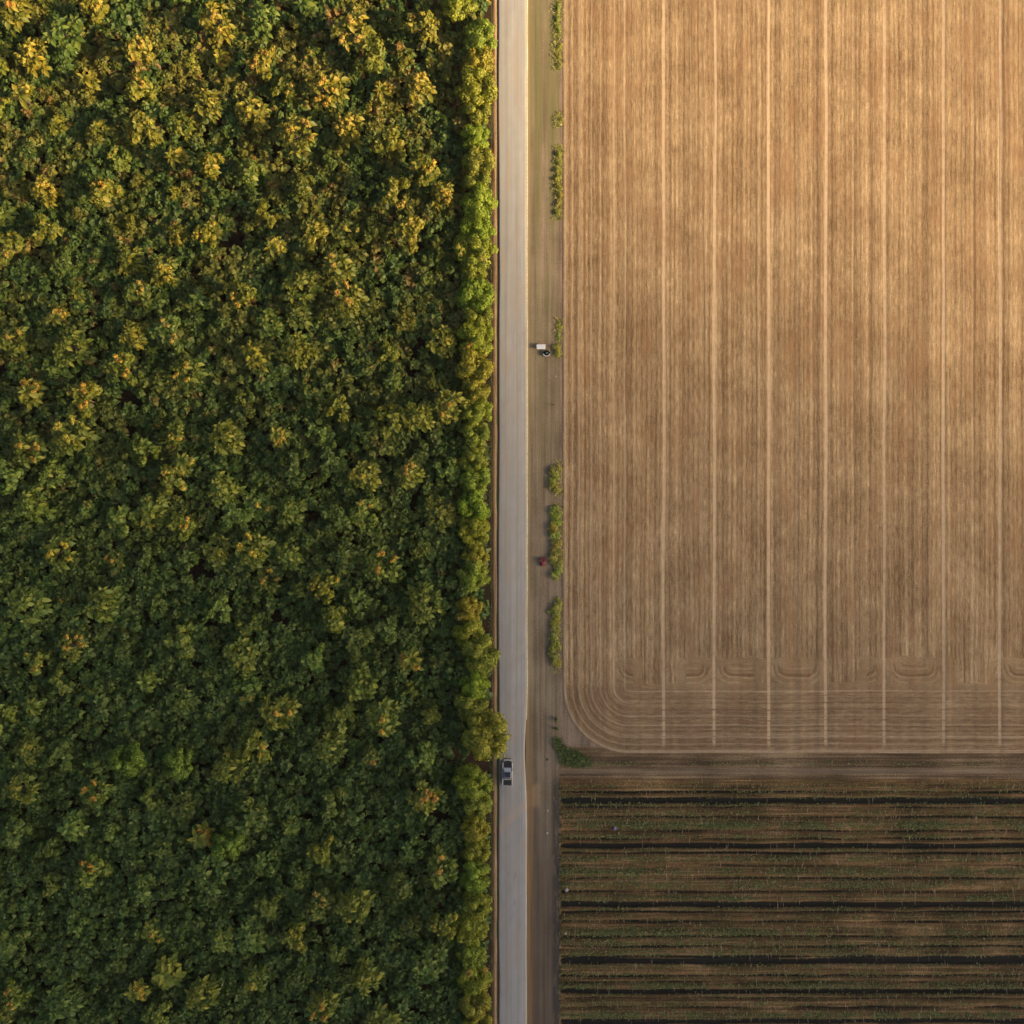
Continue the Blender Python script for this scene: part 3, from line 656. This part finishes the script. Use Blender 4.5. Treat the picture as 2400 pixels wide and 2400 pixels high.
# ------------------------------------------------------------------ bushes along the field edge
def bush_mesh(seed, n=420, ls=.34):
    r = np.random.default_rng(seed); ps = []
    for k_ in range(9):
        a = r.uniform(0, 6.28); q = math.sqrt(r.uniform(0, 1)) * .8
        ps.append(lump(r, np.array([math.cos(a) * q, math.sin(a) * q, .9 - .35 * q + r.normal(0, .12)]), r.uniform(.4, .6), n // 9, ls, .9, -.4, .34))
    V, F = join(ps); f_ = np_mesh('foliage', V, F, M_bush)
    mb = MB()
    for k_ in range(6):
        a = k_ * 1.05; mb.tube([(0, 0, -.05), (math.cos(a) * .25, math.sin(a) * .25, .45), (math.cos(a) * .6, math.sin(a) * .6, .9)], [.05, .035, .015], 5)
    st_ = bpy.data.meshes.new('stem'); st_.from_pydata(mb.v, [], mb.f); st_.update(); st_.materials.append(M_bark)
    return f_, st_
BM = [bush_mesh(600 + k_) for k_ in range(5)]
# clumps: y0, y1, x0, x1 in photo px, description
CLUMP = [(0, 78, 1294, 1314, 'in the topmost field-side run', 3, .8), (95, 158, 1297, 1318, 'in the second field-side run from the top', 3, .75),
 (272, 288, 1300, 1320, 'standing alone below the second field-side run', 1, .7), (350, 425, 1292, 1319, 'in the third field-side run from the top', 4, 1),
 (425, 505, 1293, 1319, 'at the tail of the third field-side run', 4, .95), (752, 798, 1298, 1316, 'in the sparse pair northeast of the table', 2, .55),
 (808, 834, 1296, 1322, 'standing alone just east of the black tub', 1, 1), (1090, 1152, 1284, 1317, 'in the short run south of the black tub', 3, 1.25),
 (1188, 1350, 1284, 1318, 'in the long run beside the red tractor', 8, 1.25), (1408, 1566, 1285, 1316, 'in the long run south of the red tractor', 8, 1.15)]
for (y0, y1, x0, x1, where, n_, s_) in CLUMP:
    if y1 < 800: x0, x1 = (x0 + x1) / 2 - (x1 - x0) * .36 + 4, (x0 + x1) / 2 + (x1 - x0) * .36 + 4
    for q in range(n_):
        yy = y0 + (y1 - y0) * (q + .5) / n_; xx = (x0 + x1) / 2 + random.uniform(-2, 2) + (3 if (n_ == 8 and q in (0, n_ - 1)) else 0)
        x_, y_ = P(xx, yy, 1)
        b = empty('shrub', (x_, y_, 0), random.uniform(0, 6.28))
        lab = 'leafy green shrub %s%s' % (('%s from the north ' % ORD[q + 1]) if n_ > 1 else '', where)
        tag(b, lab, 'shrub', 'shrubs along the west edge of the stubble field')
        f_, st_ = random.choice(BM); col = (random.uniform(.85, 1.1), random.uniform(.85, 1.05), random.uniform(.6, 1), 1)
        sx_ = (x1 - x0) / 12 / 2.4; sy_ = (y1 - y0) / n_ / 12 / 2.0
        for nm, me_ in (('stem', st_), ('foliage', f_)):
            o = bpy.data.objects.new(nm, me_); C.objects.link(o); o.parent = b; o.color = col
            o.scale = (max(sx_, sy_ * (.8 if y1 > 800 else .4)) * 1.12, max(sx_, sy_ * .9) * (1.25 if y1 > 800 else 1.0), .55 * s_)
# thin yellow-green growth between the shrubs, along the upper field edge
r = np.random.default_rng(91); yy = np.concatenate([r.uniform(0, 165, 1500), r.uniform(262, 300, 300), r.uniform(340, 515, 1700), r.uniform(745, 840, 420), r.uniform(1080, 1165, 300), r.uniform(1180, 1360, 600), r.uniform(1400, 1575, 600), r.uniform(-80, 0, 500)])
xx = 1308 + r.normal(0, 5.5, len(yy)) + 3 * n1(yy, 5, 22); g_ = np.stack([(xx - 1200) / 12, (1200 - yy) / 12, 0 * xx + .02], 1)
EDGE_PTS = g_
# dark small shrub near the field corner
for k_, (px, py, s_) in enumerate(((1303, 1686, .42), (1304, 1706, .40))):
    x_, y_ = P(px, py); b = empty('shrub', (x_, y_, 0), k_); tag(b, 'small dark green shrub at the track edge near the field corner, the %s one' % ('northern', 'southern')[k_], 'shrub', 'small dark shrubs near the field corner')
    for nm, me_ in (('stem', BM[k_][1]), ('foliage', BM[k_][0])):
        o = bpy.data.objects.new(nm, me_); C.objects.link(o); o.parent = b; o.color = (.25, .45, .35, 1); o.scale = (s_, s_ * 1.4, .8)
# curved patch of tall grass round the field corner
def blades(name, pts, L, W_, lean, mat, label, cat, seed):
    r = np.random.default_rng(seed); n = len(pts); a = r.uniform(0, 6.28, n); el = r.uniform(lean[0], lean[1], n)
    d = np.stack([np.cos(a) * np.cos(el), np.sin(a) * np.cos(el), np.sin(el)], 1); Ln = L * r.uniform(.6, 1.4, n)
    V, F = leaves(pts, d, UP + r.normal(0, .2, (n, 3)), Ln, Ln * W_, r.uniform(.1, .6, n))
    return tag(link(name, np_mesh(name, V, F, mat)), label, cat, kind='stuff')
blades('edge_grass', EDGE_PTS, .5, .22, (.1, 1.2), M_egrass, 'thin yellow-green grass along the edge of the stubble field', 'grass', 8)
r = np.random.default_rng(9); pts = []
while len(pts) < 2100:
    if r.uniform() < .72:
        a = r.uniform(0, 6.283); q = math.sqrt(r.uniform()) * (1 + .18 * math.sin(3 * a + 1)); px, py = 1346 + 36 * q * math.cos(a), 1778 + 18 * q * math.sin(a) + 7 * q * math.cos(a)
    else:
        t_ = r.uniform(); px, py = 1304 + 26 * t_ ** 1.6 + r.normal(0, 4 + 4 * t_), 1730 + 44 * t_ + r.normal(0, 3)
    x_, y_ = P(px, py); pts.append((x_, y_, .03 + r.uniform(0, .25)))
blades('corner_grass', np.array(pts), .75, .13, (.1, 1.2), M_grass, 'long green grass curving round the corner of the stubble field', 'grass', 3)
# weeds on the plot
r = np.random.default_rng(19); pts = []
VEG = [(1934, 9, 3.0), (1855, 8, .7), (1905, 7, .6), (2042, 9, 2.2), (2074, 8, 1.3), (2104, 7, 1.6), (2012, 6, 1.0), (2184, 11, 2.6), (2232, 10, 1.1), (2212, 8, .7), (2309, 7, 1.8), (2280, 9, .4), (2378, 9, 2.4), (2352, 8, .5), (1960, 6, .8), (1790, 6, .4), (1842, 3, .4), (2150, 9, .5), (1886, 3, .5), (1868, 3, .3), (1992, 3, .4), (2130, 3, .4), (2263, 3, .4), (2332, 3, .4), (1920, 16, .6), (2060, 20, .8), (2200, 20, .8), (2290, 15, .5)]
for py, w_, den in VEG:
    n_ = int(2400 * den); px = r.uniform(1311, 2560, n_); keep = (n1(px, int(py), 55) * .5 + .5 + .35 * n1(px, int(py) + 3, 16)) * np.where(px < 1500, 1.35, 1) > r.uniform(0, 1, n_)
    px = px[keep]; yy = py + r.normal(0, w_ * .5, len(px))
    X_ = (px - 1200) / 12; Y_ = (1200 - yy) / 12; pts.append(np.stack([X_, Y_, (plot_z(X_, Y_) if py > 1842 else 0 * X_ + .05) + .02], 1))
pts = np.concatenate(pts)
blades('weeds', pts, .42, .36, (-.1, 1.2), M_weed, 'low green and straw-brown weeds growing in rows on the dark plot', 'weeds', 4)
# straw: broken stalks on plot and stubble
n_ = 9000; X_ = r.uniform(CX0 + .5, 112, n_); Y_ = r.uniform(-108, CY1 - .6, n_); ps = np.stack([X_, Y_, plot_z(X_, Y_) + .03], 1); ps = ps[ps[:, 2] > 0.05]
n_ = 5200; X_ = r.uniform(FX0 + .5, 112, n_); Y_ = FY0 + .5 + (176 * r.uniform(0, 1, n_) ** 1.5); q = np.stack([X_, Y_, 0 * X_ + .22], 1)
q = q[(np.hypot(np.maximum(RC - (q[:, 0] - FX0), 0), np.maximum(RC - (q[:, 1] - FY0), 0)) < RC - .6)]
blades('straw', np.concatenate([ps, q]), .42, .09, (0, .35), M_straw, 'pale broken stalks scattered over field and plot', 'straw', 5)
# dry upright stalks leaning north-south on the beds
n_ = 4200; X_ = r.uniform(CX0 + .5, 112, n_); Y_ = r.uniform(-108, CY1 - .6, n_); q = np.stack([X_, Y_, plot_z(X_, Y_) + .05], 1); q = q[q[:, 2] > 0.05]
dd = np.stack([r.normal(0, .07, len(q)), np.where(r.uniform(0, 1, len(q)) < .5, 1.0, -1.0), r.uniform(.1, .8, len(q))], 1); Ln = r.uniform(.5, 1.5, len(q)) ** 1.5
V, F = leaves(q, dd, UP + r.normal(0, .1, (len(q), 3)), Ln, .055 + 0 * Ln, r.uniform(0, .3, len(q)))
tag(link('dry_stalks', np_mesh('dry_stalks', V, F, M_straw)), 'thin dry stalks leaning over the ditched beds', 'stalks', kind='stuff')
# verge grass below the roadside trees
n_ = 9000; Y_ = r.uniform(-105, 105, n_); X_ = P(1151, 0)[0] - np.abs(r.normal(0, .35, n_)) + .25; kp = n1(Y_, 91, 4) > -.35
blades('verge_grass', np.stack([X_, Y_, 0 * X_ + .01], 1)[kp], .34, .14, (.2, 1.3), M_weed, 'thin dark grass under the roadside trees', 'grass', 6)

# ------------------------------------------------------------------ pickup truck heading north
M_white = flat('grey_paint', (.22, .205, .20), .35, .3, .5, .04); M_black = flat('black_paint', (.012, .013, .014), .4, .0, .4, .1)
M_glass = flat('dark_glass', (.012, .018, .035), .12, .0, .6, .1); M_wglass = flat('windscreen', (.34, .36, .38), .15, 0, .7, .05)
M_rub = flat('tyre_rubber', (.015, .015, .015), .85, 0, .2); M_rim = flat('rim_alloy', (.45, .45, .46), .35, .9)
M_lamp = flat('lamp_glass', (.6, .6, .58), .2); M_red = flat('tail_red', (.30, .01, .01), .3); M_trim = flat('cream_trim', (.50, .46, .38), .45, var=.05)
x_, y_ = P(1189.5, 1808)
tk = empty('pickup_truck', (x_, y_, .19)); tk.rotation_euler.z = R(-.6)
tag(tk, 'dark grey pickup with cream rails and black load bed driving on the concrete road', 'pickup')
def sec(y, hw, z0, z1, rb=.08, n=4):
    """rounded rectangular cross section"""
    pts = []
    for cx_, cz_, a0 in ((hw - rb, z1 - rb, 0), (-hw + rb, z1 - rb, 90), (-hw + rb, z0 + rb, 180), (hw - rb, z0 + rb, 270)):
        for i in range(n + 1):
            a = R(a0 + 90 * i / n); pts.append((cx_ + rb * math.cos(a), y, cz_ + rb * math.sin(a)))
    return pts
b = MB()
b.loft([sec(2.58, .62, .48, .78), sec(2.50, .78, .42, .90), sec(2.30, .90, .38, .97), sec(1.9, .96, .36, 1.02), sec(1.0, .98, .35, 1.08), sec(.0, .98, .35, 1.10), sec(-2.2, .98, .36, 1.06), sec(-2.5, .96, .42, 1.05), sec(-2.56, .93, .5, 1.0)])
body = b.build('body', M_white, tk, smooth=False)
b = MB(); b.loft([sec(.95, .84, 1.05, 1.12, .03), sec(.35, .74, 1.05, 1.66, .12), sec(-.2, .76, 1.05, 1.74, .14), sec(-.9, .75, 1.05, 1.72, .14), sec(-1.12, .78, 1.05, 1.30, .1)]); b.build('cabin', M_white, tk)
# glass set proud of the cabin
def quad_panel(name, pts, th, mat, parent=tk):
    v = [Vector(p) for p in pts]; n_ = (v[1] - v[0]).cross(v[3] - v[0]).normalized() * th
    m_ = MB(); m_.loft([[tuple(p) for p in v], [tuple(p + n_) for p in v]]); return m_.build(name, mat, parent)
quad_panel('windscreen', [(-.70, .93, 1.155), (.70, .93, 1.155), (.62, .40, 1.685), (-.62, .40, 1.685)], .012, M_wglass)
quad_panel('rear_window', [(.62, -1.15, 1.30), (-.62, -1.15, 1.30), (-.60, -.95, 1.70), (.60, -.95, 1.70)], .012, M_glass)
for s in (-1, 1):
    p_ = [(s * .785, .62, 1.14), (s * .80, -.98, 1.14), (s * .775, -.86, 1.58), (s * .765, .36, 1.58)]
    quad_panel('side_window', p_ if s < 0 else p_[::-1], .012, M_glass)
m_ = MB(); m_.box((0, -.26, 1.752), (1.18, 1.0, .03), .01); m_.build('sunroof', M_glass, tk)
m_ = MB(); m_.loft([[( -.66, 2.34, .985), (.66, 2.34, .985), (.78, 2.1, 1.025), (.80, 1.05, 1.095), (-.80, 1.05, 1.095), (-.78, 2.1, 1.025)], [(-.62, 2.30, 1.02), (.62, 2.30, 1.02), (.74, 2.08, 1.055), (.76, 1.08, 1.125), (-.76, 1.08, 1.125), (-.74, 2.08, 1.055)]])
m_.build('bonnet', M_black, tk)
m_ = MB(); m_.box((0, -1.84, 1.095), (1.56, 1.08, .05), .02); m_.build('bed_cover', M_black, tk)
m_ = MB(); m_.box((0, -1.22, 1.40), (1.5, .09, .07), .02)
for s in (-1, 1): m_.box((s * .72, -1.22, 1.22), (.07, .09, .30), .02)
m_.build('roll_bar', M_trim, tk)
for s in (-1, 1):
    m_ = MB(); m_.tube([(s * .90, 1.9, 1.05), (s * .93, 1.0, 1.10), (s * .93, -.5, 1.12), (s * .92, -2.4, 1.08)], .085, 6); m_.build('side_rail', M_trim, tk)
    m_ = MB(); m_.tube([(s * .86, .70, 1.12), (s * 1.02, .72, 1.18)], .03, 6); m_.box((s * 1.09, .73, 1.2), (.2, .12, .16), .03); m_.build('mirror', M_black, tk)
    m_ = MB(); m_.box((s * .66, 2.46, .84), (.30, .20, .15), .03); m_.build('headlight', M_lamp, tk)
    m_ = MB(); m_.box((s * .84, -2.56, .85), (.16, .06, .30), .02); m_.build('tail_light', M_red, tk)
    for yy in (1.62, -1.55):
        w_ = MB(); w_.torus((s * .90, yy, .38), .27, .115, 'X', 24, 10); wo = w_.build('wheel', M_rub, tk, smooth=True)
        w_ = MB(); w_.tube([(s * .86, yy, .38), (s * .99, yy, .38)], [.2, .19], 16); w_.build('rim', M_rim, wo)
m_ = MB(); m_.loft([sec(2.66, .5, .42, .62, .05), sec(2.60, .80, .40, .64, .05), sec(2.42, .95, .40, .64, .05)]); m_.build('front_bumper', M_black, tk)
m_ = MB(); m_.box((0, -2.62, .56), (1.84, .16, .18), .04); m_.build('rear_bumper', M_trim, tk)
m_ = MB(); m_.tube([(-.62, 2.22, 1.035), (-.45, 2.44, .99), (0, 2.52, .97), (.45, 2.44, .99), (.62, 2.22, 1.035)], .08, 6); m_.build('bull_bar', M_trim, tk)

# ------------------------------------------------------------------ small red tractor
x_, y_ = P(1272.5, 1316); M_tr = flat('tractor_red', (.17, .022, .026), .45, var=.12); M_grey = flat('steel_grey', (.12, .12, .12), .5, .5)
tt = empty('tractor', (x_, y_, .06)); tt.scale = (.86, .86, .7); tag(tt, 'small red tractor with black wheels standing on the dirt track', 'tractor')
m_ = MB(); m_.loft([sec(-1.05, .26, .48, .86, .08), sec(-.98, .34, .42, .95, .1), sec(-.2, .36, .42, 1.02, .1), sec(.05, .34, .42, 1.0, .1)]); m_.build('bonnet', M_tr, tt)
m_ = MB(); m_.box((0, .38, .55), (.5, .72, .3), .05); m_.build('chassis', M_grey, tt)
for s in (-1, 1):
    w_ = MB(); w_.torus((s * .55, .42, .50), .36, .15, 'X', 24, 10); wo = w_.build('rear_wheel', M_rub, tt, smooth=True)
    w_ = MB(); w_.tube([(s * .50, .42, .5), (s * .64, .42, .5)], [.26, .24], 16); w_.build('rim', M_tr, wo)
    w_ = MB(); w_.torus((s * .44, -.72, .30), .20, .10, 'X', 20, 8); wo = w_.build('front_wheel', M_rub, tt, smooth=True)
    w_ = MB(); w_.tube([(s * .40, -.72, .3), (s * .50, -.72, .3)], [.14, .13], 14); w_.build('rim', M_tr, wo)
    f_ = MB(); rr = []
    for a in (20, 55, 90, 125, 160):
        q = (.42 + .56 * math.cos(R(a)), .50 + .56 * math.sin(R(a))); rr.append([(s * .36, q[0], q[1]), (s * .66, q[0], q[1]), (s * .66, q[0], q[1] + .03), (s * .36, q[0], q[1] + .03)])
    f_.loft(rr); f_.build('mudguard', M_tr, tt)
m_ = MB(); m_.box((0, .48, .86), (.42, .40, .10), .04); m_.box((0, .70, 1.05), (.42, .08, .34), .03); m_.build('seat', M_tr, tt)
m_ = MB(); m_.torus((0, .14, 1.18), .17, .02); m_.tube([(0, .02, .95), (0, .14, 1.18)], .02, 6); m_.build('steering_wheel', M_black, tt)
m_ = MB(); m_.tube([(.2, -.5, 1.0), (.2, -.5, 1.42)], .03, 8); m_.build('exhaust', M_grey, tt)

# ------------------------------------------------------------------ white table and black tub
x_, y_ = P(1267.8, 814); M_tw = flat('white_plastic', (.50, .50, .50), .5, var=.03)
g = NT('printed_cloth', .7, .3); tc = g.n.new('ShaderNodeTexCoord'); vv = g.n.new('ShaderNodeTexVoronoi'); g.link(tc.outputs['Object'], vv.inputs[0]); vv.inputs['Scale'].default_value = 9
M_cloth = g.color(g.mix(g.step(vv.outputs[0], .3, .5), (.52, .54, .56), (.40, .44, .49)))
tb = empty('table', (x_, y_, .06)); tag(tb, 'white rectangular table with pale blue patterned cloth on the dirt track', 'table')
m_ = MB(); m_.box((0, 0, .74), (1.72, .92, .05), .02); m_.build('tabletop', M_tw, tb)
m_ = MB(); m_.box((0, .02, .772), (1.34, .60, .008)); m_.build('table_cloth', M_cloth, tb)
for sx in (-1, 1):
    for sy in (-1, 1): m_ = MB(); m_.tube([(sx * .76, sy * .38, .0), (sx * .72, sy * .36, .72)], .025, 8); m_.build('leg', M_tw, tb)
x_, y_ = P(1280.5, 829.5); tu = empty('tub', (x_, y_, .06)); tag(tu, 'black round tub with a pale half rim beside the white table', 'tub')
m_ = MB(); n_ = 28
def ring(r_, z_): return [(r_ * math.cos(2 * math.pi * i / n_), .82 * r_ * math.sin(2 * math.pi * i / n_), z_) for i in range(n_)]
m_.loft([ring(.55, 0), ring(.68, .30), ring(.74, .52), ring(.74, .56), ring(.66, .56), ring(.60, .30), ring(.5, .08)]); m_.build('bowl', M_black, tu)
m_ = MB(); m_.torus((0, 0, .60), .62, .07, 'Z', 20, 8, R(190), R(352)); o = m_.build('rim', M_tw, tu, smooth=True); o.scale = (1, .82, 1)
m_ = MB(); m_.tube([(-.6, .25, .62), (-.3, .62, .75), (.25, .62, .78), (.6, .2, .62)], .035, 6); m_.build('handle', M_black, tu)
m_ = MB(); m_.box((.08, .12, .42), (.5, .36, .3), .06); m_.build('contents', flat('green_load', (.03, .07, .05), .7), tu)

# ------------------------------------------------------------------ small odds and ends
def rock(name, px, py, s, mat, label, cat, z=.05, group=None):
    x_, y_ = P(px, py); m_ = MB(); rr = []
    for j in range(1, 6):
        th = math.pi * j / 6; rr.append([(math.sin(th) * math.cos(a) * s * random.uniform(.8, 1.2), math.sin(th) * math.sin(a) * s * random.uniform(.8, 1.2), -math.cos(th) * s * .6) for a in [2 * math.pi * i / 9 for i in range(9)]])
    m_.loft(rr); return tag(m_.build(name, mat, None, (x_, y_, z + s * .4)), label, cat, group)
rock('plastic_bag', 1441, 1941, .32, flat('violet_plastic', (.13, .11, .28), .4), 'small violet plastic bag lying among the weeds of the plot', 'bag', .25)
M_stone = flat('pale_stone', (.27, .255, .23), .8)
for k_, (px, py, s, w_) in enumerate(((1283, 1900, .20, 'on the track beside the top of the first ditch'), (1282, 1952, .22, 'on the track south of the first ditch'), (1302, 882, .15, 'on the track edge south of the black tub'),
        (1328, 2085, .38, 'among weeds near the third ditch'), (1326, 2186, .34, 'among weeds south of the third ditch'), (1308, 1395, .14, 'just north of the southern shrub run'))):
    rock('stone', px, py, s, M_stone, 'small pale stone ' + w_, 'stone', .06, 'pale stones beside the track')
rock('clod', 1283, 1780, .22, flat('dark_clod', (.04, .03, .025), .9), 'dark clod of earth on the track east of the pickup', 'clod')
m_ = MB(); m_.tube([(0, 0, -.1), (.02, 0, 1.2)], [.09, .07], 8); x_, y_ = P(1297, 948, 1); tag(m_.build('post', flat('dark_wood', (.03, .025, .02), .9), None, (x_, y_, 0)), 'short dark wooden post at the track edge south of the tub', 'post')
